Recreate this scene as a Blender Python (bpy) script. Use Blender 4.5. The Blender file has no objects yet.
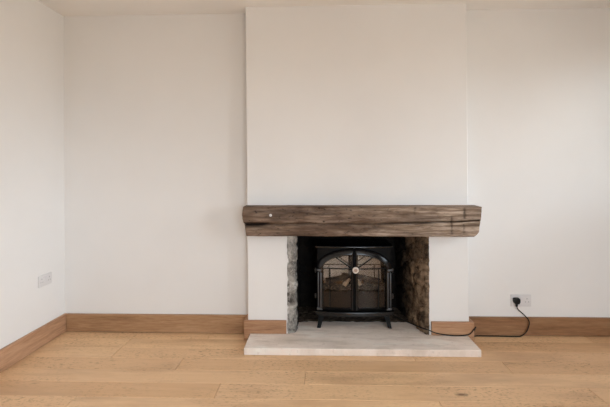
import bpy, bmesh, math, random
from mathutils import Vector, noise, Matrix
random.seed(7)
S = bpy.context.scene
C = S.collection
PI = math.pi

# ------------------------------------------------------------ room numbers
D, F = 3.014, 2.896          # recess wall, chimney-breast face (distance from the camera)
L, R = 1.9215, 2.36          # left wall at x=-L, right wall at x=R
BACKY = -1.75                # wall behind the camera
H = 2.39
BX0, BX1 = -0.503, 1.069     # breast at the floor
LEAN = -0.012                # the old breast leans this much by the ceiling
OX0, OX1, OZ = -0.211, 0.773, 0.772   # fire opening
HT = 0.047                   # hearth top

# ------------------------------------------------------------ camera
cd = bpy.data.cameras.new('camera'); cam = bpy.data.objects.new('camera', cd); C.objects.link(cam)
cd.sensor_width = 36; cd.lens = 404.7 / 610 * 36
cd.shift_y = -31.42 / 610
cd.clip_start = 0.02
cam.matrix_world = (Matrix.Translation((0, 0, 1.2012)) @ Matrix.Rotation(0.0310, 4, 'Z')
                    @ Matrix.Rotation(PI / 2, 4, 'X') @ Matrix.Rotation(-0.0033, 4, 'Z'))
S.camera = cam

# ------------------------------------------------------------ sky, daylight through the windows, exposure
S.view_settings.view_transform = 'Standard'
S.view_settings.look = 'None'
S.view_settings.gamma = 1
S.view_settings.exposure = 1.0
S.view_settings.use_curve_mapping = False
w = bpy.data.worlds.new('sky'); S.world = w; w.use_nodes = True
nt = w.node_tree; nt.nodes.clear()
tc = nt.nodes.new('ShaderNodeTexCoord'); sx = nt.nodes.new('ShaderNodeSeparateXYZ')
rp = nt.nodes.new('ShaderNodeValToRGB'); bg = nt.nodes.new('ShaderNodeBackground'); wo = nt.nodes.new('ShaderNodeOutputWorld')
mr = nt.nodes.new('ShaderNodeMapRange'); mr.inputs['From Min'].default_value = -1
nt.links.new(tc.outputs['Generated'], sx.inputs[0]); nt.links.new(sx.outputs['Z'], mr.inputs['Value'])
nt.links.new(mr.outputs['Result'], rp.inputs[0]); nt.links.new(rp.outputs[0], bg.inputs[0]); nt.links.new(bg.outputs[0], wo.inputs[0])
e = rp.color_ramp.elements
e[0].position = 0.48; e[0].color = (0.36, 0.34, 0.31, 1)
e[1].position = 0.52; e[1].color = (0.71, 0.79, 0.87, 1)
k_ = e.new(0.80); k_.color = (0.88, 1.0, 1.11, 1)      # brighter overhead
bg.inputs['Strength'].default_value = 9.0
WINS = [(1.52, 2.95, 0.98, 2.06), (-.85, 1.10, 0.75, 2.12)]        # windows in the right-hand wall, second added for front light: y0 y1 z0 z1
FILLWIN = (0.20, 2.05, 0.75, 2.12)          # unseen window behind the camera, added for frontal fill: x0 x1 z0 z1
def portal(name, loc, rot, sx_, sy_):
    l = bpy.data.lights.new(name, 'AREA'); l.shape = 'RECTANGLE'; l.size = sx_; l.size_y = sy_
    l.cycles.is_portal = True
    o = bpy.data.objects.new(name, l); C.objects.link(o); o.location = loc; o.rotation_euler = rot
for y0, y1, z0, z1 in WINS:
    portal('window_daylight', (R + 0.24, (y0 + y1) / 2, (z0 + z1) / 2), (0, PI / 2, 0), z1 - z0, y1 - y0)


portal('front_fill_daylight', ((FILLWIN[0] + FILLWIN[1]) / 2, BACKY - 0.24, (FILLWIN[2] + FILLWIN[3]) / 2), (PI / 2, 0, 0), FILLWIN[1] - FILLWIN[0], FILLWIN[3] - FILLWIN[2])

# ------------------------------------------------------------ helpers
def lin(r, g, b):
    f = lambda c: (c / 255) / 12.92 if c / 255 <= .04045 else ((c / 255 + .055) / 1.055) ** 2.4
    return (f(r), f(g), f(b), 1)

def nodes(m):
    m.use_nodes = True
    n = m.node_tree
    return n, n.nodes['Principled BSDF']

def N(n, kind, **kw):
    x = n.nodes.new(kind)
    for k, v in kw.items(): setattr(x, k, v)
    return x

def coords(n, scale, typ='Object', loc=(0, 0, 0)):
    t = N(n, 'ShaderNodeTexCoord'); mp = N(n, 'ShaderNodeMapping')
    mp.inputs['Scale'].default_value = scale; mp.inputs['Location'].default_value = loc
    n.links.new(t.outputs[typ], mp.inputs['Vector'])
    return mp.outputs['Vector']

def ntex(n, vec, scale=1, detail=4, rough=.55, dist=0):
    t = N(n, 'ShaderNodeTexNoise'); t.inputs['Scale'].default_value = scale; t.inputs['Detail'].default_value = detail
    t.inputs['Roughness'].default_value = rough; t.inputs['Distortion'].default_value = dist
    n.links.new(vec, t.inputs['Vector'])
    return t.outputs['Fac']

def ramp(n, fac, stops):
    r = N(n, 'ShaderNodeValToRGB'); el = r.color_ramp.elements
    while len(el) < len(stops): el.new(0.5)
    for e_, (p, c) in zip(el, stops): e_.position = p; e_.color = c
    n.links.new(fac, r.inputs[0])
    return r.outputs[0]

def mix(n, fac, a, b, mode='MIX'):
    m = N(n, 'ShaderNodeMix', data_type='RGBA', blend_type=mode)
    for sock, v in ((m.inputs[0], fac), (m.inputs[6], a), (m.inputs[7], b)):
        if hasattr(v, 'links'): n.links.new(v, sock)
        else: sock.default_value = v
    return m.outputs[2]

def math_(n, op, a, b=0.0):
    m = N(n, 'ShaderNodeMath', operation=op)
    for sock, v in ((m.inputs[0], a), (m.inputs[1], b)):
        if hasattr(v, 'links'): n.links.new(v, sock)
        else: sock.default_value = v
    return m.outputs[0]

def bump(n, bs, hgt, strength, dist):
    b = N(n, 'ShaderNodeBump'); b.inputs['Strength'].default_value = strength; b.inputs['Distance'].default_value = dist
    n.links.new(hgt, b.inputs['Height']); n.links.new(b.outputs[0], bs.inputs['Normal'])

def plain(name, col, rough=.5, metal=0, spec=.5, grain=0.0):
    m = bpy.data.materials.new(name); n, b = nodes(m)
    b.inputs['Roughness'].default_value = rough; b.inputs['Metallic'].default_value = metal
    b.inputs['Specular IOR Level'].default_value = spec
    v = coords(n, (1, 1, 1))
    f = ntex(n, v, 60, 3)
    lo = tuple(c * (1 - grain) for c in col[:3]) + (1,)
    n.links.new(ramp(n, f, [(.3, lo), (.7, col)]), b.inputs['Base Color'])
    return m

def plaster(name, col):
    m = bpy.data.materials.new(name); n, b = nodes(m)
    b.inputs['Roughness'].default_value = .75; b.inputs['Specular IOR Level'].default_value = .25
    v = coords(n, (1, 1, 1))
    lo = tuple(c * .975 for c in col[:3]) + (1,)
    n.links.new(ramp(n, ntex(n, v, 2.2, 3), [(.35, lo), (.65, col)]), b.inputs['Base Color'])
    bump(n, b, ntex(n, v, 90, 4), .06, .004)
    return m

def timber(name, scale, dark, mid, light, rough=.42, spec=.4):
    m = bpy.data.materials.new(name); n, b = nodes(m)
    b.inputs['Roughness'].default_value = rough; b.inputs['Specular IOR Level'].default_value = spec
    v = coords(n, scale)
    g = ntex(n, v, 1, 7, .62, .6)
    c = ramp(n, g, [(.28, dark), (.5, mid), (.75, light)])
    v2 = coords(n, tuple(s * 5 for s in scale), loc=(3, 1, 2))
    f = ntex(n, v2, 1, 4, .6)
    c = mix(n, .35, c, ramp(n, f, [(.3, dark), (.7, light)]))
    n.links.new(c, b.inputs['Base Color'])
    bump(n, b, f, .12, .002)
    return m

def obj(name, bm, mat, parent=None, smooth=False, angle=None):
    me = bpy.data.meshes.new(name); bmesh.ops.recalc_face_normals(bm, faces=bm.faces)
    bm.to_mesh(me); bm.free()
    for mm in (mat if isinstance(mat, (list, tuple)) else [mat]): me.materials.append(mm)
    o = bpy.data.objects.new(name, me); C.objects.link(o)
    if smooth:
        for p in me.polygons: p.use_smooth = True
        if angle is not None: me.set_sharp_from_angle(angle=angle)
    if parent: o.parent = parent
    return o

def tag(o, label, cat, group=None):
    o['label'] = label; o['category'] = cat
    if group: o['group'] = group
    return o

def thing(name, label, cat, loc, rotz=0, group=None):
    o = bpy.data.objects.new(name, None); C.objects.link(o); o.empty_display_size = .1
    o.location = loc; o.rotation_euler = (0, 0, rotz)
    return tag(o, label, cat, group)

def struct(name, bm, mat, smooth=False, angle=None):
    o = obj(name, bm, mat, None, smooth, angle); o['kind'] = 'structure'
    return o

def box(bm, x0, x1, y0, y1, z0, z1, bev=0, seg=2):
    b2 = bmesh.new()
    vs = [b2.verts.new((x, y, z)) for x in (x0, x1) for y in (y0, y1) for z in (z0, z1)]
    for q in ((0, 1, 3, 2), (4, 6, 7, 5), (0, 4, 5, 1), (2, 3, 7, 6), (0, 2, 6, 4), (1, 5, 7, 3)):
        b2.faces.new([vs[i] for i in q])
    bmesh.ops.recalc_face_normals(b2, faces=b2.faces)
    if bev: bmesh.ops.bevel(b2, geom=b2.edges[:], offset=bev, segments=seg, profile=.5, affect='EDGES')
    join(bm, b2)

def join(bm, b2):
    mp = {}
    for v in b2.verts: mp[v] = bm.verts.new(v.co)
    for f in b2.faces:
        nf = bm.faces.new([mp[v] for v in f.verts]); nf.smooth = f.smooth
    b2.free()

def prism(bm, pts, a, b, axis, bev=0):
    """outline pts extruded from a to b along axis ('x','y','z')."""
    b2 = bmesh.new()
    def P(p, t):
        if axis == 'y': return (p[0], t, p[1])
        if axis == 'z': return (p[0], p[1], t)
        return (t, p[0], p[1])
    va = [b2.verts.new(P(p, a)) for p in pts]; vb = [b2.verts.new(P(p, b)) for p in pts]
    b2.faces.new(va); b2.faces.new(vb[::-1])
    n = len(pts)
    for i in range(n): b2.faces.new((va[i], vb[i], vb[(i + 1) % n], va[(i + 1) % n]))
    bmesh.ops.recalc_face_normals(b2, faces=b2.faces)
    if bev:
        bmesh.ops.bevel(b2, geom=b2.edges[:], offset=bev, segments=2, profile=.5, affect='EDGES')
    join(bm, b2)

def lathe(bm, prof, center, axis, seg=28):
    """prof: (radius, distance along axis)."""
    ax = Vector(axis).normalized(); u = ax.orthogonal().normalized(); v = ax.cross(u)
    rings = []
    for r, h in prof:
        rings.append([bm.verts.new(Vector(center) + ax * h + (u * math.cos(2 * PI * i / seg) + v * math.sin(2 * PI * i / seg)) * r) for i in range(seg)])
    for a, b in zip(rings, rings[1:]):
        for i in range(seg): bm.faces.new((a[i], a[(i + 1) % seg], b[(i + 1) % seg], b[i]))
    bm.faces.new(rings[0]); bm.faces.new(rings[-1][::-1])

def tube(bm, pts, rad, seg=10, sub=8):
    P = [Vector(p) for p in pts]; P = [P[0] * 2 - P[1]] + P + [P[-1] * 2 - P[-2]]
    path = []
    for i in range(1, len(P) - 2):
        for k in range(sub):
            t = k / sub
            a, b, c, d = P[i - 1], P[i], P[i + 1], P[i + 2]
            path.append(.5 * ((2 * b) + (c - a) * t + (2 * a - 5 * b + 4 * c - d) * t * t + (3 * b - a - 3 * c + d) * t ** 3))
    path.append(P[-2])
    rings = []; up = Vector((.13, .31, .94)).normalized(); prev = None
    for i, p in enumerate(path):
        tg = (path[min(i + 1, len(path) - 1)] - path[max(i - 1, 0)]).normalized()
        u = (up if prev is None else prev); u = (u - tg * u.dot(tg)).normalized(); prev = u
        v = tg.cross(u); r = rad(i / (len(path) - 1)) if callable(rad) else rad
        rings.append([bm.verts.new(p + (u * math.cos(2 * PI * j / seg) + v * math.sin(2 * PI * j / seg)) * r) for j in range(seg)])
    for a, b in zip(rings, rings[1:]):
        for j in range(seg): bm.faces.new((a[j], a[(j + 1) % seg], b[(j + 1) % seg], b[j]))
    bm.faces.new(rings[0]); bm.faces.new(rings[-1][::-1])

def fbm(x, y, z, o=4): return noise.fractal(Vector((x, y, z)), 1.0, 2.0, o)

# ------------------------------------------------------------ materials
M_wall = plaster('warm_white_plaster', (.80, .765, .735, 1))
M_ceil = plaster('white_ceiling_paint', (.93, .895, .86, 1))
M_skirt_x = timber('oak_skirting', (2.2, 30, 22), lin(125, 89, 60), lin(165, 125, 90), lin(192, 154, 118), .5, .3)
M_skirt_p = timber('pale_oak_skirting', (2.2, 30, 22), lin(129, 90, 63), lin(171, 127, 94), lin(199, 156, 122), .5, .3)
M_skirt_y = timber('oak_skirting_side', (30, 2.2, 22), lin(135, 96, 68), lin(178, 135, 102), lin(207, 166, 133), .5, .3)
M_skirt_shaded = timber('shaded_oak_skirting', (2.2, 30, 22), lin(108, 73, 47), lin(142, 102, 70), lin(165, 126, 92), .5, .3)  # darker copy for the back-right board: windowsill shade put into the oak colours
M_white = plain('white_plastic', lin(216, 211, 209), .35)
M_frame = plain('white_window_paint', lin(225, 225, 222), .4)
M_iron = plain('black_stove_enamel', (.004, .004, .0045, 1), .2, 0, .5, .2)
M_satin = plain('satin_stove_casting', (.030, .030, .032, 1), .42, 0, .8, .2)
M_matt = plain('black_stove_casting', (.005, .0048, .0046, 1), .5, 0, .12, .3)
M_black = plain('black_plastic', (.006, .006, .006, 1), .5, 0, .22)
M_slot = plain('dark_slot', (.20, .19, .19, 1), .8)
M_brass = plain('dark_hinge_metal', (.09, .085, .08, 1), .3, .9)

m = bpy.data.materials.new('cream_enamel_knob'); n, b = nodes(m); M_knob = m
b.inputs['Roughness'].default_value = .25
v = coords(n, (1, 1, 1))
n.links.new(ramp(n, ntex(n, v, 40), [(.3, lin(205, 190, 176)), (.7, lin(232, 220, 210))]), b.inputs['Base Color'])

M_knobc = plain('tan_knob_centre', lin(158, 130, 112), .35)
def pane_mat(name, tint, ior=1.5):
    m = bpy.data.materials.new(name); m.use_nodes = True; n = m.node_tree; n.nodes.clear()
    o = N(n, 'ShaderNodeOutputMaterial'); mx = N(n, 'ShaderNodeMixShader'); tr = N(n, 'ShaderNodeBsdfTransparent')
    gl = N(n, 'ShaderNodeBsdfGlossy'); fr = N(n, 'ShaderNodeFresnel')
    gl.inputs['Roughness'].default_value = 0.01; fr.inputs['IOR'].default_value = ior
    tr.inputs['Color'].default_value = tint
    n.links.new(fr.outputs[0], mx.inputs[0]); n.links.new(tr.outputs[0], mx.inputs[1]); n.links.new(gl.outputs[0], mx.inputs[2])
    n.links.new(mx.outputs[0], o.inputs[0])
    return m
M_pane = pane_mat('window_glass', (.97, .98, .98, 1))
M_pane_dim = pane_mat('dimming_window_glass', (.65, .66, .66, 1))  # tint added to weaken the daylight from the window nearest the fireplace
M_glass = pane_mat('stove_glass', (.90, .88, .86, 1), 1.32)

m = bpy.data.materials.new('smoked_mirror'); n, b = nodes(m); M_mirror = m
b.inputs['Metallic'].default_value = 1; b.inputs['Roughness'].default_value = .035
v = coords(n, (1, 1, 1))
n.links.new(ramp(n, ntex(n, v, 14), [(.3, (.44, .43, .42, 1)), (.7, (.50, .49, .48, 1))]), b.inputs['Base Color'])

# oak floor: every plank its own island, toned by random-per-island
m = bpy.data.materials.new('oak_planks'); n, b = nodes(m); M_floor = m
b.inputs['Specular IOR Level'].default_value = .35
geo = N(n, 'ShaderNodeNewGeometry')
rnd = geo.outputs['Random Per Island']
tcf = N(n, 'ShaderNodeTexCoord'); off = N(n, 'ShaderNodeCombineXYZ')
n.links.new(math_(n, 'MULTIPLY', rnd, 37.0), off.inputs[2]); n.links.new(math_(n, 'MULTIPLY', rnd, 11.0), off.inputs[0])
add = N(n, 'ShaderNodeVectorMath', operation='ADD'); n.links.new(tcf.outputs['Object'], add.inputs[0]); n.links.new(off.outputs[0], add.inputs[1])
def fmap(s):
    mp = N(n, 'ShaderNodeMapping'); mp.inputs['Scale'].default_value = s; n.links.new(add.outputs[0], mp.inputs['Vector']); return mp.outputs[0]
grain = ntex(n, fmap((1.5, 26, 1)), 1, 7, .6, .8)
c = ramp(n, grain, [(.25, lin(207, 163, 122)), (.5, lin(225, 183, 141)), (.78, lin(240, 201, 159))])
c = mix(n, .7, c, ramp(n, rnd, [(0, lin(211, 166, 122)), (.5, lin(227, 185, 142)), (1, lin(240, 200, 155))]))
broad = ntex(n, fmap((1.2, 5, 1)), 1, 4, .6)
c = mix(n, ramp(n, broad, [(.5, (0, 0, 0, 1)), (.70, (.7, .7, .7, 1))]), c, lin(192, 150, 114))
fleck = ntex(n, fmap((42, 95, 1)), 1, 3, .6)
worn = ntex(n, fmap((1.6, 3.2, 1)), 1, 3, .55)
fk = math_(n, 'MULTIPLY', ramp(n, fleck, [(.53, (0, 0, 0, 1)), (.66, (1, 1, 1, 1))]), ramp(n, worn, [(.40, (0, 0, 0, 1)), (.62, (.62, .62, .62, 1))]))
c = mix(n, fk, c, lin(142, 103, 71))
vor = N(n, 'ShaderNodeTexVoronoi'); vor.inputs['Scale'].default_value = 1.0; n.links.new(fmap((2.3, 5.2, 1)), vor.inputs['Vector'])
sepc = N(n, 'ShaderNodeSeparateColor'); n.links.new(vor.outputs['Color'], sepc.inputs[0])
knot = math_(n, 'MULTIPLY', ramp(n, vor.outputs['Distance'], [(.035, (1, 1, 1, 1)), (.10, (0, 0, 0, 1))]), ramp(n, sepc.outputs[0], [(.50, (0, 0, 0, 1)), (.54, (.85, .85, .85, 1))]))
c = mix(n, knot, c, lin(102, 67, 43))
n.links.new(c, b.inputs['Base Color'])
n.links.new(ramp(n, worn, [(.3, (.36, .36, .36, 1)), (.7, (.5, .5, .5, 1))]), b.inputs['Roughness'])
bump(n, b, grain, .08, .002)

# limestone hearth
m = bpy.data.materials.new('limestone'); n, b = nodes(m); M_hearth = m
b.inputs['Roughness'].default_value = .62; b.inputs['Specular IOR Level'].default_value = .3
v = coords(n, (1, 2.2, 1))
c = ramp(n, ntex(n, v, 3.2, 6, .62, .4), [(.3, lin(221, 205, 191)), (.52, lin(240, 224, 212)), (.75, lin(241, 237, 228))])
v2 = coords(n, (3, 12, 1)); c = mix(n, math_(n, 'MULTIPLY', ramp(n, ntex(n, v2, 1.4, 5, .6), [(.48, (0, 0, 0, 1)), (.66, (1, 1, 1, 1))]), .55), c, lin(195, 176, 160))
v3 = coords(n, (1, 1, 1)); c = mix(n, math_(n, 'MULTIPLY', ramp(n, ntex(n, v3, 38, 4, .6), [(.58, (0, 0, 0, 1)), (.72, (1, 1, 1, 1))]), .35), c, lin(178, 159, 141))
n.links.new(c, b.inputs['Base Color']); bump(n, b, ntex(n, v3, 60, 4), .12, .002)

# weathered beam
m = bpy.data.materials.new('weathered_oak_beam'); n, b = nodes(m); M_beam = m
b.inputs['Roughness'].default_value = .72; b.inputs['Specular IOR Level'].default_value = .25
v = coords(n, (4.2, 46, 46)); g1 = ntex(n, v, 1, 8, .66, .7)
c = ramp(n, g1, [(.22, lin(69, 50, 40)), (.45, lin(110, 89, 72)), (.60, lin(136, 113, 96)), (.84, lin(173, 150, 131))])
v = coords(n, (3.2, 9, 12)); patch = ntex(n, v, 1, 5, .6, .5)
c = mix(n, ramp(n, patch, [(.40, (.8, .8, .8, 1)), (.54, (0, 0, 0, 1))]), c, lin(81, 60, 46))
c = mix(n, ramp(n, ntex(n, coords(n, (2.6, 14, 30), loc=(4, 2, 1)), 1, 5, .6), [(.56, (0, 0, 0, 1)), (.72, (.55, .55, .55, 1))]), c, lin(167, 148, 132))
sp = ntex(n, coords(n, (30, 60, 60)), 1, 3, .6)
c = mix(n, ramp(n, sp, [(.60, (0, 0, 0, 1)), (.68, (.9, .9, .9, 1))]), c, lin(45, 32, 25))
tcb = N(n, 'ShaderNodeTexCoord'); sb = N(n, 'ShaderNodeSeparateXYZ'); n.links.new(tcb.outputs['Object'], sb.inputs[0])
wx = math_(n, 'ADD', math_(n, 'MULTIPLY', sb.outputs[0], .5), math_(n, 'SUBTRACT', patch, .15))
c = mix(n, ramp(n, wx, [(.2, (0, 0, 0, 1)), (.75, (.7, .7, .7, 1))]), c, ramp(n, g1, [(.3, lin(83, 66, 51)), (.47, lin(144, 123, 104)), (.66, lin(203, 183, 164))]))
at = N(n, 'ShaderNodeAttribute', attribute_name='stain')
c = mix(n, at.outputs['Fac'], c, lin(37, 25, 19))
n.links.new(c, b.inputs['Base Color']); bump(n, b, g1, .5, .006)

def stone(name, mort, a, bb, soot):
    m = bpy.data.materials.new(name); n, b = nodes(m)
    b.inputs['Roughness'].default_value = .9; b.inputs['Specular IOR Level'].default_value = .15
    t = N(n, 'ShaderNodeAttribute', attribute_name='tone'); k = N(n, 'ShaderNodeAttribute', attribute_name='joint'); so = N(n, 'ShaderNodeAttribute', attribute_name='soot')
    v = coords(n, (1, 1, 1))
    c = mix(n, t.outputs['Fac'], a, bb)
    c = mix(n, ramp(n, ntex(n, v, 11, 8, .74, .5), [(.40, (.9, .9, .9, 1)), (.56, (0, 0, 0, 1))]), c, tuple(x * .25 for x in a[:3]) + (1,))
    c = mix(n, ramp(n, ntex(n, v, 55, 4, .6), [(.55, (0, 0, 0, 1)), (.7, (.3, .3, .3, 1))]), c, bb)
    c = mix(n, k.outputs['Fac'], c, mort)
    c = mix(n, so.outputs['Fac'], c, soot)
    n.links.new(c, b.inputs['Base Color']); bump(n, b, ntex(n, v, 70, 6, .7), .7, .008)
    return m
SOOT = (.012, .010, .009, 1)
M_stone_l = stone('grey_rubble', lin(178, 171, 162), lin(112, 105, 97), lin(208, 201, 192), SOOT)
M_stone_r = stone('brown_rubble', lin(48, 39, 31), lin(84, 67, 52), lin(168, 142, 116), SOOT)
M_stone_b = stone('sooty_rubble', lin(22, 18, 15), lin(26, 22, 19), lin(44, 37, 31), SOOT)

m = bpy.data.materials.new('charred_log'); n, b = nodes(m); M_log = m
b.inputs['Roughness'].default_value = .85
v = coords(n, (4, 4, 4)); n.links.new(ramp(n, ntex(n, v, 6, 5, .65), [(.35, lin(26, 20, 17)), (.55, lin(64, 50, 40)), (.75, lin(120, 96, 76))]), b.inputs['Base Color'])
m = bpy.data.materials.new('pale_log'); n, b = nodes(m); M_palelog = m
b.inputs['Roughness'].default_value = .8
v = coords(n, (4, 4, 4)); n.links.new(ramp(n, ntex(n, v, 7, 5, .65), [(.3, lin(120, 96, 74)), (.5, lin(196, 166, 134)), (.75, lin(226, 200, 170))]), b.inputs['Base Color'])
m = bpy.data.materials.new('ember_bed'); n, b = nodes(m); M_ember = m
b.inputs['Roughness'].default_value = .85
v = coords(n, (1, 1, 1)); n.links.new(ramp(n, ntex(n, v, 60, 4, .65), [(.35, lin(34, 28, 24)), (.55, lin(84, 70, 58)), (.72, lin(150, 134, 116))]), b.inputs['Base Color'])
m = bpy.data.materials.new('sooty_grit'); n, b = nodes(m); M_grit = m
b.inputs['Roughness'].default_value = .95; b.inputs['Specular IOR Level'].default_value = .1
v = coords(n, (1, 1, 1)); n.links.new(ramp(n, ntex(n, v, 30, 7, .7), [(.36, lin(38, 32, 27)), (.52, lin(84, 72, 61)), (.68, lin(132, 116, 100))]), b.inputs['Base Color'])
M_panel = plain('firebox_panel_reflected_brown', lin(48, 36, 28), .6, 0, .1, .3)  # brown stands in for the oak floor reflected in the door glass

# ------------------------------------------------------------ shell
T = .25
bm = bmesh.new()                                   # floor: individual planks over a dark sub-floor
box(bm, -L - T, R + T, BACKY - T, D + .7, -.12, -.0125)
rows = [2.893 - .1512 * k for k in range(-1, 34)]
joints = {0: [-.796, 1.932], 1: [-1.351, .62], 2: [-.87, 1.159], 3: [-.077, 1.75], 4: [-.554, 1.491], 5: [.631, -1.3]}
for k in range(len(rows) - 1):
    y1, y0 = rows[k], rows[k + 1]
    if y0 < BACKY - .2: break
    if y1 > D: y1 = D
    js = joints.get(k - 1 + 1 if k else 0) if 0 < k <= 6 else None
    if k >= 1 and (k - 1) in joints and k - 1 >= 1: js = joints[k - 1]
    if k == 0: js = joints[0]
    if js is None:
        s = random.uniform(-1.9, -.4); js = [s, s + random.uniform(1.6, 1.95), s + 3.7]
    xs = [-L - .05] + sorted(j for j in js if -L < j < R) + [R + .05]
    for a, bb in zip(xs, xs[1:]):
        g = .0006
        x0, x1, ya, yb = a + g * 2.2, bb - g * 2.2, y0 + g * .6, y1 - g * .6
        c_ = .0012
        lo = [bm.verts.new(p) for p in ((x0, ya, -.012), (x1, ya, -.012), (x1, yb, -.012), (x0, yb, -.012))]
        md = [bm.verts.new(p) for p in ((x0, ya, -c_), (x1, ya, -c_), (x1, yb, -c_), (x0, yb, -c_))]
        tp = [bm.verts.new(p) for p in ((x0 + c_, ya + c_, 0), (x1 - c_, ya + c_, 0), (x1 - c_, yb - c_, 0), (x0 + c_, yb - c_, 0))]
        for A, B in ((lo, md), (md, tp)):
            for i in range(4): bm.faces.new((A[i], A[(i + 1) % 4], B[(i + 1) % 4], B[i]))
        bm.faces.new(tp); bm.faces.new(lo[::-1])
struct('floor', bm, M_floor)
bm = bmesh.new(); box(bm, -L - T, R + T, BACKY - T, D + .7, H, H + .15); struct('ceiling', bm, M_ceil)
bm = bmesh.new(); box(bm, -L - T, -L, BACKY - T, D + .2, -.012, H); struct('wall_left', bm, M_wall)
bm = bmesh.new(); box(bm, -L, BX0 + .02, D, D + .2, -.012, H); struct('wall_back_left', bm, M_wall)
bm = bmesh.new(); box(bm, BX1 - .02, R, D, D + .2, -.012, H); struct('wall_back_right', bm, M_wall)
bm = bmesh.new()
(a0, a1, az0, az1), (b0, b1, bz0, bz1) = WINS
for q0, q1 in ((BACKY - T, b0), (b1, a0), (a1, D + .2)): box(bm, R, R + T, q0, q1, -.012, H)
for q0, q1, z0, z1 in ((a0, a1, az0, az1), (b0, b1, bz0, bz1)):
    box(bm, R, R + T, q0, q1, -.012, z0); box(bm, R, R + T, q0, q1, z1, H)
struct('wall_right', bm, M_wall)
bm = bmesh.new(); a0, a1, z0, z1 = FILLWIN
box(bm, -L, a0, BACKY - T, BACKY, -.012, H); box(bm, a1, R, BACKY - T, BACKY, -.012, H)
box(bm, a0, a1, BACKY - T, BACKY, -.012, z0); box(bm, a0, a1, BACKY - T, BACKY, z1, H)
struct('wall_front', bm, M_wall)

# chimney breast: solid outline with the fire opening cut out, plaster edge a little ragged
bm = bmesh.new()
pts = [(BX0, -.012), (OX0, -.012)]
for i in range(1, 40): pts.append((OX0 + .006 * noise.noise(Vector((i * .9, 0, 3))) , OZ * i / 40))
pts += [(OX0, OZ), (OX1, OZ)]
for i in range(39, 0, -1): pts.append((OX1 + .006 * noise.noise(Vector((i * .8, 7, 3))), OZ * i / 40))
pts += [(OX1, -.012), (BX1, -.012), (BX1 + LEAN, H), (BX0 + LEAN, H)]
b2 = bmesh.new()
va = [b2.verts.new((p[0], F, p[1])) for p in pts]; vb = [b2.verts.new((p[0], 3.62, p[1])) for p in pts]
b2.faces.new(va); b2.faces.new(vb[::-1])
for i in range(len(pts)): b2.faces.new((va[i], vb[i], vb[(i + 1) % len(pts)], va[(i + 1) % len(pts)]))
ed = [e_ for e_ in b2.edges if all(abs(v_.co.y - F) < 1e-6 for v_ in e_.verts) and abs(e_.verts[0].co.z - e_.verts[1].co.z) > 1]
bmesh.ops.bevel(b2, geom=ed, offset=.006, segments=3, profile=.5, affect='EDGES')
bmesh.ops.triangulate(b2, faces=[f for f in b2.faces if len(f.verts) > 4])
join(bm, b2)
struct('wall_breast', bm, M_wall)

def rubble(name, path, z0, z1, mat, nu, nv, nrm, sx_, sz_, seed, amp=.020, soot=None, thick=.0):
    """a vertical sheet of rough stones along a plan path; nrm gives the facing side."""
    P = [Vector((p[0], p[1], 0)) for p in path]
    d = [0]
    for a, b_ in zip(P, P[1:]): d.append(d[-1] + (b_ - a).length)
    bm = bmesh.new(); lt = bm.verts.layers.float.new('tone'); lj = bm.verts.layers.float.new('joint'); ls = bm.verts.layers.float.new('soot')
    g = []
    for i in range(nu + 1):
        s = d[-1] * i / nu
        k = max(j for j in range(len(P) - 1) if d[j] <= s + 1e-9)
        t = (s - d[k]) / (d[k + 1] - d[k]); p = P[k].lerp(P[k + 1], t)
        tg = (P[min(k + 1, len(P) - 1)] - P[k]).normalized(); nm = Vector((-tg.y, tg.x, 0)) * nrm
        row = []
        for j in range(nv + 1):
            z = z0 + (z1 - z0) * j / nv
            q = Vector((s / sx_ + .25 * fbm(s * 9, z * 9, seed), z / sz_ + .25 * fbm(s * 9, z * 9, seed + 5), seed))
            dd, pp = noise.voronoi(q)
            e_ = dd[1] - dd[0]
            hgt = min(e_ / .22, 1) ** .5; edge = min(1, (s + .004) / .06)
            tone = .5 + .5 * noise.noise(pp[0] * 7.3)
            hh = edge * (amp * hgt * (.5 + .7 * tone)) + (.3 + .7 * edge) * (.009 * fbm(s * 22, z * 22, seed) + .005 * fbm(s * 70, z * 70, seed))
            v_ = bm.verts.new(p + nm * (hh - amp * .6 * edge) + Vector((0, 0, z)))
            v_[lt] = tone; v_[lj] = max(0, 1 - e_ / .10) * .6
            v_[ls] = soot(p.x, p.y, z, fbm(s * 12, z * 12, seed + 9)) if soot else 0
            row.append(v_)
        g.append(row)
    for i in range(nu):
        for j in range(nv): bm.faces.new((g[i][j], g[i + 1][j], g[i + 1][j + 1], g[i][j + 1]))
    o = struct(name, bm, mat, True)
    md = o.modifiers.new('thickness', 'SOLIDIFY'); md.thickness = .03; md.offset = -nrm if False else 0
    return o
cl = lambda x: max(0, min(1, x))
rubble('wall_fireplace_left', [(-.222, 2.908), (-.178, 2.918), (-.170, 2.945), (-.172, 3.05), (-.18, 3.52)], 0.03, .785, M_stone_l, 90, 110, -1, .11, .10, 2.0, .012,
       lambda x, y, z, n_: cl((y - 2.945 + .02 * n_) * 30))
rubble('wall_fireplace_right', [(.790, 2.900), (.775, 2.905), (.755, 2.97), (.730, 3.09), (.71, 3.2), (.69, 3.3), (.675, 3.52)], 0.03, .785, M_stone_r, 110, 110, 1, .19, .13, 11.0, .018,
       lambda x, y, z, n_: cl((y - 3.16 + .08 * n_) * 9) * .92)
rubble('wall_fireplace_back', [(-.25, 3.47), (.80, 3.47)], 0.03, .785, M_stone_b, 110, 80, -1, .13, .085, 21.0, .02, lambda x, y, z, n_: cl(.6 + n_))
bm = bmesh.new(); box(bm, OX0 - .02, OX1 + .02, F + .02, 3.6, OZ - .003, OZ + .05); struct('ceiling_fireplace', bm, M_stone_b)

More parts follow.
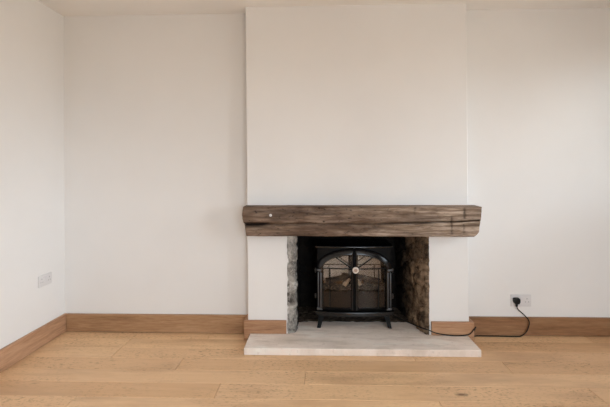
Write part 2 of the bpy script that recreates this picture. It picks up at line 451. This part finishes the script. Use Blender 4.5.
# sooty, gritty floor of the fire recess behind the hearth stone, with a ragged front edge
bm = bmesh.new(); g = []
for i in range(91):
    x = OX0 + .008 + (OX1 - OX0 - .016) * i / 90; row = []
    yf = 3.125 + .030 * fbm(x * 5, 2, 1) + .012 * fbm(x * 25, 2, 4)
    for j in range(41):
        y = yf + (3.5 - yf) * j / 40
        z = HT + .0035 * min(1, j / 2) - .0005 + (.0025 * abs(fbm(x * 45, y * 45, 3)) if j else 0)
        row.append(bm.verts.new((x, y, z)))
    g.append(row)
for i in range(90):
    for j in range(40): bm.faces.new((g[i][j], g[i + 1][j], g[i + 1][j + 1], g[i][j + 1]))
struct('floor_fireplace', bm, M_grit, True)

# skirting boards
def skirt_profile(t=.02, h=.136, gap=.005):
    r = .006
    return [(0, gap), (t, gap), (t, h - r), (t - r * .3, h - r * .3), (t - r, h), (0, h)]
def baseboard(name, kind, a, b, at, mat, h=.136):
    bm = bmesh.new()
    pr = skirt_profile(h=h)
    if kind == 'back': prism(bm, [(at - p[0], p[1]) for p in pr], a, b, 'x')
    if kind == 'front': prism(bm, [(at + p[0], p[1]) for p in pr], a, b, 'x')
    if kind == 'left': prism(bm, [(at + p[0], p[1]) for p in pr], a, b, 'y')
    if kind == 'right': prism(bm, [(at - p[0], p[1]) for p in pr], a, b, 'y')
    struct(name, bm, mat)
baseboard('baseboard_left', 'left', BACKY, D, -L, M_skirt_y)
baseboard('baseboard_back_left', 'back', -L + .0245, BX0 - .021, D, M_skirt_x)
baseboard('baseboard_back_right', 'back', BX1 + .033, R, D, M_skirt_shaded)
baseboard('baseboard_right', 'right', BACKY, D - .021, R, M_skirt_y)
baseboard('baseboard_front', 'front', -L + .021, R - .021, BACKY, M_skirt_x)
t = .02
bm = bmesh.new()
prism(bm, [(-.530, .003), (-.4885, .003), (-.4885, HT + .001), (-.226, HT + .001), (-.226, .142), (-.530, .142)], F - t, F - .0005, 'y', .0025)
box(bm, -.530, BX0 - .0005, F - .0008, D - .001, .003, .142, .002)
struct('baseboard_breast_left', bm, M_skirt_p)
bm = bmesh.new()
prism(bm, [(.800, HT + .001), (1.0545, HT + .001), (1.0545, .003), (1.096, .003), (1.096, .142), (.800, .142)], F - t, F - .0005, 'y', .0025)
box(bm, BX1 + .0005, 1.096, F - .0008, D - .001, .003, .142, .002)
struct('baseboard_breast_right', bm, M_skirt_p)

# the two windows: painted frame, one mullion, a pane
def window(name, a0, a1, z0, z1, place, glass=M_pane):
    def bars(bm, bev, *q):
        for u0, u1, h0, h1, d0, d1 in q: box(bm, *place(u0, u1, d0, d1), h0, h1, bev)
    bm = bmesh.new(); mid = (a0 + a1) / 2
    bars(bm, .004, (a0, a0 + .045, z0, z1, .06, .11), (a1 - .045, a1, z0, z1, .06, .11), *([(mid - .022, mid + .022, z0 + .04, z1 - .04, .062, .108)] if a1 - a0 > 1 else []),
         (a0 + .04, a1 - .04, z0, z0 + .045, .061, .109), (a0 + .04, a1 - .04, z1 - .045, z1, .061, .109))
    wn = struct(name, bm, M_frame)
    bm = bmesh.new(); bars(bm, 0, (a0 + .03, a1 - .03, z0 + .03, z1 - .03, .082, .088)); obj('window_pane', bm, glass, wn)
window('window_1', *WINS[0], lambda u0, u1, d0, d1: (R + d0, R + d1, u0, u1), M_pane_dim)
window('window_front_fill', *FILLWIN, lambda u0, u1, d0, d1: (u0, u1, BACKY - d1, BACKY - d0))
window('window_right_fill', *WINS[1], lambda u0, u1, d0, d1: (R + d0, R + d1, u0, u1))

# ------------------------------------------------------------ hearth slab
bm = bmesh.new()
out = [(-.4880, 2.643), (.28, 2.645), (1.0540, 2.647), (1.0535, F - .001), (OX1 - .008, F - .001), (OX1 - .008, 3.6), (OX0 + .008, 3.6), (OX0 + .008, F - .001), (-.4865, F - .001)]
prism(bm, out, .0005, HT, 'z', .004)
tag(obj('hearth', bm, M_hearth), 'pale limestone hearth slab on the oak floor in front of the fireplace', 'hearth')

# ------------------------------------------------------------ mantel beam
ZB, ZT = .7605, .9645
def lerp_tab(tab, z):
    for (za, xa), (zb, xb) in zip(tab, tab[1:]):
        if z <= zb: return xa + (xb - xa) * (z - za) / (zb - za)
    return tab[-1][1]
def xl(z): return lerp_tab([(ZB, -.492), (.832, -.504), (.866, -.514), (.908, -.519), (ZT, -.513)], z)
def xr(z): return lerp_tab([(ZB, 1.056), (.785, 1.082), (.793, 1.088), (.871, 1.094), (.873, 1.100), (ZT, 1.106)], z)
def crack_z(x): return lerp_tab([(-.6, .838), (-.35, .842), (-.19, .846), (.2, .845), (.49, .848), (.9, .862), (1.2, .874)], x)
NX, NZ, ND = 300, 54, 8
YF, YBk = 2.766, F - .001
bm = bmesh.new(); ls = bm.verts.layers.float.new('stain')
per = [('f', i / NZ) for i in range(NZ)] + [('t', i / ND) for i in range(ND)] + [('b', i / 6) for i in range(6)] + [('u', i / ND) for i in range(ND)]
rings = []
for i in range(NX + 1):
    s = i / NX; ring = []
    for kind, u in per:
        if kind == 'f': y, z = YF, ZB + (ZT - ZB) * u
        elif kind == 't': y, z = YF + (YBk - YF) * u, ZT
        elif kind == 'b': y, z = YBk, ZT + (ZB - ZT) * u
        else: y, z = YBk + (YF - YBk) * u, ZB
        x = xl(z) + (xr(z) - xl(z)) * s
        st = 0
        if kind != 'b':
            x += .003 * fbm(z * 40, y * 40, s > .5) * (1 if s in (0, 1) else 0)
            dz = .0035 * fbm(x * 3, y * 8, 4.0); dy = .005 * fbm(x * 3.5, z * 14, 1.0) + .0025 * fbm(x * 12, z * 90, 2.0)
            if kind == 'f':
                cz = crack_z(x) + (.003 + .006 * cl((.3 - x) / .6)) * fbm(x * 7, 0, 8.0); q = z - cz
                right = cl((x - .35) / .25)
                wdt = .010 * (1 - right) + .0042 * right
                cut = math.exp(-(q / wdt) ** 2) * (.012 + .010 * right)
                if q < 0: dy += .010 * (1 - right)
                wd = cl(1.6 - abs(x + .43) / .08) * math.exp(-(q / .014) ** 2)     # split and rot near the left end
                cut += .022 * wd
                dy += cut; st = cl(math.exp(-(q / (wdt * .8)) ** 2) * (.45 + .5 * right) + wd * .9)
                for xc, sz, za, zb in ((.905, .0075, .772, .905), (.992, .0085, .880, .962), (.986, .006, .780, .850), (.66, .007, .905, .965)):   # old saw kerfs across the grain
                    kf = math.exp(-((x - xc - .005 * fbm(z * 30, 3, xc)) / sz) ** 2) * cl((z - za) / .008) * cl((zb - z) / .008) * cl(.75 + fbm(x * 4, z * 32, xc * 9))
                    dy += .005 * kf; st = max(st, .85 * kf)
                e_ = min(u, 1 - u) * NZ                                                # worn arrises
                if e_ < 2: dy += .005 * (1 - e_ / 2)
                if u > .83: dy += (u - .83) * .075 * cl((.6 - x) / .3)                   # planed-back top arris on the left half
                st = max(st, .55 * cl((fbm(x * 2.2, z * 18, 6.0) - .15) * 2.5) * (1 - right * .6))
            y += dy if kind == 'f' else 0; z += dz if kind in 'tu' or u in (0,) else dz * .6
        v_ = bm.verts.new((x, y, z)); v_[ls] = st; ring.append(v_)
    rings.append(ring)
np_ = len(per)
for a, b_ in zip(rings, rings[1:]):
    for j in range(np_): bm.faces.new((a[j], b_[j], b_[(j + 1) % np_], a[(j + 1) % np_]))
for rg in (rings[0], rings[-1]): bm.faces.new(rg)
bmesh.ops.triangulate(bm, faces=[f for f in bm.faces if len(f.verts) > 4])
for v_ in bm.verts: v_.co -= Vector((.29, 2.83, ZB))
beam = tag(obj('mantel_beam', bm, M_beam, None, True, 1.0), 'thick weathered oak mantel beam with a long crack fixed above the fireplace opening', 'mantel')
beam.location = (.29, 2.83, ZB)
bm = bmesh.new(); lathe(bm, [(.003, .012), (.0075, .006), (.0095, 0), (.0085, -.004), (.004, -.0065)], (-.323 - .29, 2.764 - 2.83, .906 - ZB), (0, 1, 0), 16)
so = obj('screw_head', bm, M_white, beam, True); so['label'] = 'small pale screw head near the left end'

# ------------------------------------------------------------ stove
SX, SY = .268, 3.012
stove = thing('stove', 'black arched double-door stove with glass fronts standing on the hearth inside the fireplace', 'stove', (SX, SY, HT))
def lz(z): return z - HT
HWD = .279
def bow(x): return -.034 * (1 - min(1, (x / .29) ** 2))
def supe(W, Hh, zs, nn, a): return (W * math.cos(a) ** (2 / nn), zs + Hh * math.sin(a) ** (2 / nn))
def z_in(x):
    q = abs(x) / .2330
    return .489 + .100 * (max(0, 1 - q ** 2.05)) ** (1 / 2.05)
def ring_points(sgn):
    o_, i_ = [], []
    nb, ncol, na, ns = 10, 16, 22, 14
    for k in range(nb): t = k / nb; o_.append((.0015 + (HWD - .0015) * t, .180)); i_.append((.024 + (.2330 - .024) * t, .196))
    for k in range(ncol): t = k / ncol; o_.append((HWD, .180 + (.478 - .180) * t)); i_.append((.2330, .196 + (.489 - .196) * t))
    for k in range(na):
        a = PI / 2 * k / na
        x, z = supe(HWD, .159, .478, 2.08, a); o_.append((max(x, .0015), z))
        x, z = supe(.2330, .100, .489, 2.05, a); i_.append((max(x, .024), z_in(max(x, .024))))
    for k in range(ns): t = k / ns; o_.append((.0015, .637 + (.180 - .637) * t)); i_.append((.024, z_in(.024) + (.196 - z_in(.024)) * t))
    return [(sgn * x, z) for x, z in o_], [(sgn * x, z) for x, z in i_]
PROF = [(0, .022), (0, .001), (.06, -.003), (.25, -.008), (.5, -.0125), (.75, -.0165), (.88, -.0175), (.95, -.016), (1, -.011), (1, .022)]
def bar(bm, xa, za, xb, zb, wdt, dep=.010, off=.004, seg=10):
    dx, dz = xb - xa, zb - za; ln = math.hypot(dx, dz); nx, nz = -dz / ln * wdt / 2, dx / ln * wdt / 2
    rs = []
    for k in range(seg + 1):
        t = k / seg; x, z = xa + dx * t, za + dz * t; y = SYB + bow(x)
        rs.append([bm.verts.new(p) for p in ((x + nx, y - off, lz(z + nz)), (x - nx, y - off, lz(z - nz)), (x - nx, y - off + dep, lz(z - nz)), (x + nx, y - off + dep, lz(z + nz)))])
    for a, b_ in zip(rs, rs[1:]):
        for j in range(4): bm.faces.new((a[j], a[(j + 1) % 4], b_[(j + 1) % 4], b_[j]))
    bm.faces.new(rs[0]); bm.faces.new(rs[-1][::-1])
SYB = 0.0
for sgn, side in ((-1, 'left'), (1, 'right')):
    oo, ii = ring_points(sgn)
    bm = bmesh.new(); g = []
    for (ox, oz), (ix, iz) in zip(oo, ii):
        g.append([bm.verts.new((ox + (ix - ox) * t, SYB + bow(ox + (ix - ox) * t) + hh, lz(oz + (iz - oz) * t))) for t, hh in PROF])
    for a in range(len(g)):
        b_ = (a + 1) % len(g)
        for j in range(len(PROF) - 1): bm.faces.new((g[a][j], g[b_][j], g[b_][j + 1], g[a][j + 1]))
        bm.faces.new((g[a][-1], g[b_][-1], g[b_][0], g[a][0]))
    door = obj('door', bm, M_iron, stove, True, .6)
    bm = bmesh.new()
    # fluted pilaster and its capital on the outer stile
    for k, xo in enumerate((.2455, .265)):
        x = sgn * xo
        box(bm, x - .0055, x + .0055, SYB + bow(x) - .021, SYB + bow(x) + .004, lz(.205), lz(.462), .004)
    x = sgn * .2555
    box(bm, x - .0205, x + .0205, SYB + bow(x) - .019, SYB + bow(x) + .006, lz(.468), lz(.484), .004)
    box(bm, x - .0205, x + .0205, SYB + bow(x) - .020, SYB + bow(x) + .006, lz(.183), lz(.200), .004)
    obj('pilaster', bm, M_satin, door, True, .6)
    bm = bmesh.new(); nx = 22; cols = []
    for k in range(nx + 1):
        x = sgn * (.020 + (.2330 - .020) * k / nx); zt = z_in(x) + .004 if k < nx else .492
        y = SYB + bow(x) + .008
        cols.append([bm.verts.new(p) for p in ((x, y, lz(.192)), (x, y, lz(zt)), (x, y + .004, lz(zt)), (x, y + .004, lz(.192)))])
    for a, b_ in zip(cols, cols[1:]):
        for j in range(4): bm.faces.new((a[j], a[(j + 1) % 4], b_[(j + 1) % 4], b_[j]))
    bm.faces.new(cols[0]); bm.faces.new(cols[-1][::-1])
    obj('glass_pane', bm, M_glass, door, True, .8)
    for args in ((.022, .489, .2330, .489, .007), (.1795, .196, .1795, .489, .0065), (.018, .492, .146, .580, .0075)):
        bm = bmesh.new(); bar(bm, sgn * args[0], args[1], sgn * args[2], args[3], args[4])
        obj('glazing_bar', bm, M_matt, door)
    for zc in (.468, .278):
        bm = bmesh.new()
        lathe(bm, [(.004, -.017), (.0065, -.015), (.0065, -.003), (.0075, 0), (.0065, .003), (.0065, .015), (.004, .017)], (sgn * .286, .012, lz(zc)), (0, 0, 1), 14)
        box(bm, sgn * .279 - .007, sgn * .279 + .007, .012, .02, lz(zc) - .012, lz(zc) + .012, .001)
        obj('hinge', bm, M_brass, door, True, .7)
    if side == 'right':
        bm = bmesh.new(); lathe(bm, [(.010, .03), (.010, .012), (.020, .010), (.0235, .005), (.0235, 0), (.021, -.004), (.014, -.006), (.0125, -.004), (.006, -.005)], (.006, bow(0) - .034, lz(.487)), (0, 1, 0), 30)
        for f_ in bm.faces:
            q_ = f_.calc_center_median(); f_.material_index = 1 if math.hypot(q_.x - .006, q_.z - lz(.487)) < .0125 else 0
        kb = obj('door_knob', bm, [M_knob, M_knobc], door, True, .8); kb['label'] = 'round cream door knob'
    bm = bmesh.new() if side == 'left' else None
    if bm:
        bar(bm, .0, .188, .0, .637, .016, .020, -.004); obj('mullion', bm, M_matt, stove)

# carcase: sides, back, top and floor of the firebox, and the arched front plate
bm = bmesh.new()
box(bm, -.272, -.258, .022, .29, lz(.17), lz(.643), .003); box(bm, .258, .272, .022, .29, lz(.17), lz(.643), .003)
box(bm, -.272, .272, .276, .29, lz(.17), lz(.643)); box(bm, -.26, .26, .0, .28, lz(.17), lz(.182)); box(bm, -.26, .26, .01, .28, lz(.630), lz(.643))
xs = [-.272 + .544 * k / 48 for k in range(49)]
for a, b_ in zip(xs, xs[1:]):
    za, zb = [z_in(q) + .012 if abs(q) < .2330 else .178 for q in (a, b_)]
    if abs(a) >= .2330 or abs(b_) >= .2330: za = zb = .178 if min(abs(a), abs(b_)) >= .226 else max(za, zb)
    ya, yb = bow(a) + .020, bow(b_) + .020
    f1 = [bm.verts.new(p) for p in ((a, ya, lz(za)), (b_, yb, lz(zb)), (b_, yb, lz(.642)), (a, ya, lz(.642)))]
    f2 = [bm.verts.new(p) for p in ((a, ya + .01, lz(za)), (b_, yb + .01, lz(zb)), (b_, yb + .01, lz(.642)), (a, ya + .01, lz(.642)))]
    bm.faces.new(f1); bm.faces.new(f2[::-1])
    for j in range(4): bm.faces.new((f1[j], f2[j], f2[(j + 1) % 4], f1[(j + 1) % 4]))
obj('body', bm, M_matt, stove)

def bowed_plate(bm, hw, front, back, z0, z1, ins=0.0):
    pts = []
    for k in range(25):
        x = -hw + 2 * hw * k / 24; pts.append((x, bow(x * .29 / hw) + front))
    pts += [(hw, back), (-hw, back)]
    prism(bm, pts, lz(z0), lz(z1), 'z', .003)
bm = bmesh.new(); bowed_plate(bm, .290, -.006, .30, .643, .653); bowed_plate(bm, .281, .006, .295, .638, .6435)
obj('top_plate', bm, M_iron, stove, True, .5)
bm = bmesh.new(); bowed_plate(bm, .291, -.022, .30, .163, .174); bowed_plate(bm, .283, -.012, .295, .150, .1635); bowed_plate(bm, .276, -.004, .29, .136, .1505)
obj('plinth', bm, M_iron, stove, True, .5)
for sx_ in (-1, 1):
    for (yt, yb_) in ((.015, -.004), (.262, .272)):
        bm = bmesh.new(); rs = []
        for k in range(7):
            t = k / 6; z = .139 - (.139 - HT - .0005) * t
            x = sx_ * (.2400 + .0215 * t); y = yt + (yb_ - yt) * t
            wd = .0195 - .007 * t + (.002 if k == 6 else 0)
            rs.append([bm.verts.new(p) for p in ((x - wd, y - wd, lz(z)), (x + wd, y - wd, lz(z)), (x + wd, y + wd, lz(z)), (x - wd, y + wd, lz(z)))])
        for a, b_ in zip(rs, rs[1:]):
            for j in range(4): bm.faces.new((a[j], a[(j + 1) % 4], b_[(j + 1) % 4], b_[j]))
        bm.faces.new(rs[0]); bm.faces.new(rs[-1][::-1])
        bmesh.ops.recalc_face_normals(bm, faces=bm.faces)
        bmesh.ops.bevel(bm, geom=[e_ for e_ in bm.edges if abs(e_.verts[0].co.z - e_.verts[1].co.z) > .005], offset=.004, segments=2, affect='EDGES')
        obj('leg', bm, M_matt, stove, True, .6)
# inside: smoked mirror screen leaning back, fuel bed, grate panel and logs
bm = bmesh.new(); ta = math.radians(6.0)
for_y = lambda z: .105 + (z - .489) * math.tan(ta)
q = [bm.verts.new(p) for p in ((-.255, for_y(.2), lz(.2)), (.255, for_y(.2), lz(.2)), (.255, for_y(.628), lz(.628)), (-.255, for_y(.628), lz(.628)))]
q2 = [bm.verts.new(v_.co + Vector((0, .006, 0))) for v_ in q]
bm.faces.new(q); bm.faces.new(q2[::-1])
for j in range(4): bm.faces.new((q[j], q2[j], q2[(j + 1) % 4], q[(j + 1) % 4]))
obj('flame_screen', bm, M_mirror, stove)
bm = bmesh.new(); box(bm, -.25, .25, .012, .022, lz(.184), lz(.305), .002)
for k in range(24): box(bm, -.245 + .0209 * k, -.245 + .0209 * k + .010, .004, .014, lz(.296), lz(.318), .002)
obj('grate', bm, M_panel, stove)
bm = bmesh.new(); nx, ny = 70, 14; g = []
for i in range(nx + 1):
    row = []
    for j in range(ny + 1):
        x = -.25 + .5 * i / nx; y = .012 + .09 * j / ny
        dd, _p = noise.voronoi(Vector((x / .022, y / .022, 3)))
        row.append(bm.verts.new((x, y, lz(.315 + .03 * j / ny + .016 * (1 - dd[0]) + .004 * fbm(x * 60, y * 60, 1)))))
    g.append(row)
for i in range(nx):
    for j in range(ny): bm.faces.new((g[i][j], g[i + 1][j], g[i + 1][j + 1], g[i][j + 1]))
eb = obj('ember_bed', bm, M_ember, stove, True); eb['kind'] = 'stuff'
def log(p0, p1, r, mat, seed):
    bm = bmesh.new(); p0, p1 = Vector(p0), Vector(p1)
    tube(bm, [p0.lerp(p1, k / 5) + Vector((0, .004 * fbm(k, seed, 0), .006 * fbm(k, seed, 4))) for k in range(6)], lambda t: r * (1 - .25 * t), 18, 6)
    for v_ in bm.verts:
        v_.co += Vector((fbm(*(v_.co * 40), 3), fbm(*(v_.co * 40 + Vector((9, seed, 1))), 3), fbm(*(v_.co * 40 + Vector((3, 2, seed))), 3))) * .005
    o = obj('log', bm, mat, stove, True, .8)
    return o
log((-.205, .058, lz(.366)), (-.045, .075, lz(.402)), .020, M_log, 1)
log((.205, .058, lz(.366)), (.035, .078, lz(.404)), .020, M_log, 2)
log((-.085, .050, lz(.412)), (.050, .052, lz(.404)), .017, M_log, 6)
log((-.072, .030, lz(.352)), (-.030, .046, lz(.396)), .017, M_palelog, 3)
log((.052, .032, lz(.352)), (.026, .046, lz(.390)), .014, M_palelog, 4)
log((.135, .034, lz(.350)), (.075, .050, lz(.380)), .014, M_log, 5)

# ------------------------------------------------------------ double sockets
def socket(label, loc, rotz):
    t = thing('double_socket', label, 'socket', loc, rotz, 'double wall sockets')     # local: faces -y
    bm = bmesh.new(); box(bm, -.073, .073, -.009, 0, -.043, .043, .0028, 3); obj('plate', bm, M_white, t, True, .5)
    for s in (-1, 1):
        bm = bmesh.new(); box(bm, s * .0110 - .0060, s * .0110 + .0060, -.0125, -.008, .006, .030, .0015); obj('switch', bm, M_white, t, True, .5)
        cx = s * .042
        for x, z, wx, wz in ((cx, .014, .0045, .0085), (cx - .011, -.009, .007, .0042), (cx + .011, -.009, .007, .0042)):
            bm = bmesh.new(); box(bm, x - wx / 2, x + wx / 2, -.0096, -.0085, z - wz / 2, z + wz / 2); obj('pin_slot', bm, M_slot, t)
    return t
socket('white double wall socket on the back wall with a black plug in it', (1.484, D - .0003, .2565), 0)
socket('empty white double wall socket on the left wall', (-L + .0003, 2.787, .450), PI / 2).scale = (.93, .93, .93)

# ------------------------------------------------------------ power cable and its plug
zh, zf = HT + .0042, .0042
cable = thing('power_cable', 'black power cable with plug trailing from the wall socket along the skirting onto the hearth', 'cable', (1.441, D - .012, zf))
def loc_(p): return Vector(p) - Vector(cable.location)
path = [(1.4425, 2.985, .226), (1.444, 2.984, .214), (1.455, 2.980, .195), (1.494, 2.978, .159), (1.519, 2.976, .130), (1.526, 2.974, .101), (1.510, 2.974, .050), (1.479, 2.975, .016),
        (1.441, 2.978, zf), (1.319, 2.983, zf), (1.248, 2.984, zf), (1.16, 2.984, zf), (1.120, 2.968, zf + .004), (1.108, 2.935, .035), (1.108, 2.89, .095), (1.102, 2.866, .112), (1.086, 2.866, .092), (1.06, 2.868, .062),
        (1.021, 2.868, zh + .003), (.965, 2.866, zh), (.900, 2.868, zh + .004), (.827, 2.868, .068), (.772, 2.874, .088), (.734, 2.94, .080), (.698, 3.03, .070), (.664, 3.12, .060), (.610, 3.25, zh), (.555, 3.302, zh + .03)]
bm = bmesh.new(); tube(bm, [loc_(p) for p in path], .0038, 10, 8); obj('cable', bm, M_black, cable, True)
bm = bmesh.new()
prism(bm, [(-.017, .022), (.017, .022), (.0215, .015), (.0215, -.006), (.014, -.021), (-.014, -.021), (-.0215, -.006), (-.0215, .015)], -.046, -.0102, 'y', .005)
prism(bm, [(-.008, -.018), (.008, -.018), (.006, -.042), (-.006, -.042)], -.036, -.020, 'y', .003)
for v_ in bm.verts: v_.co = loc_(v_.co + Vector((1.4425, D, .2600)))
obj('plug', bm, M_black, cable, True, .6)
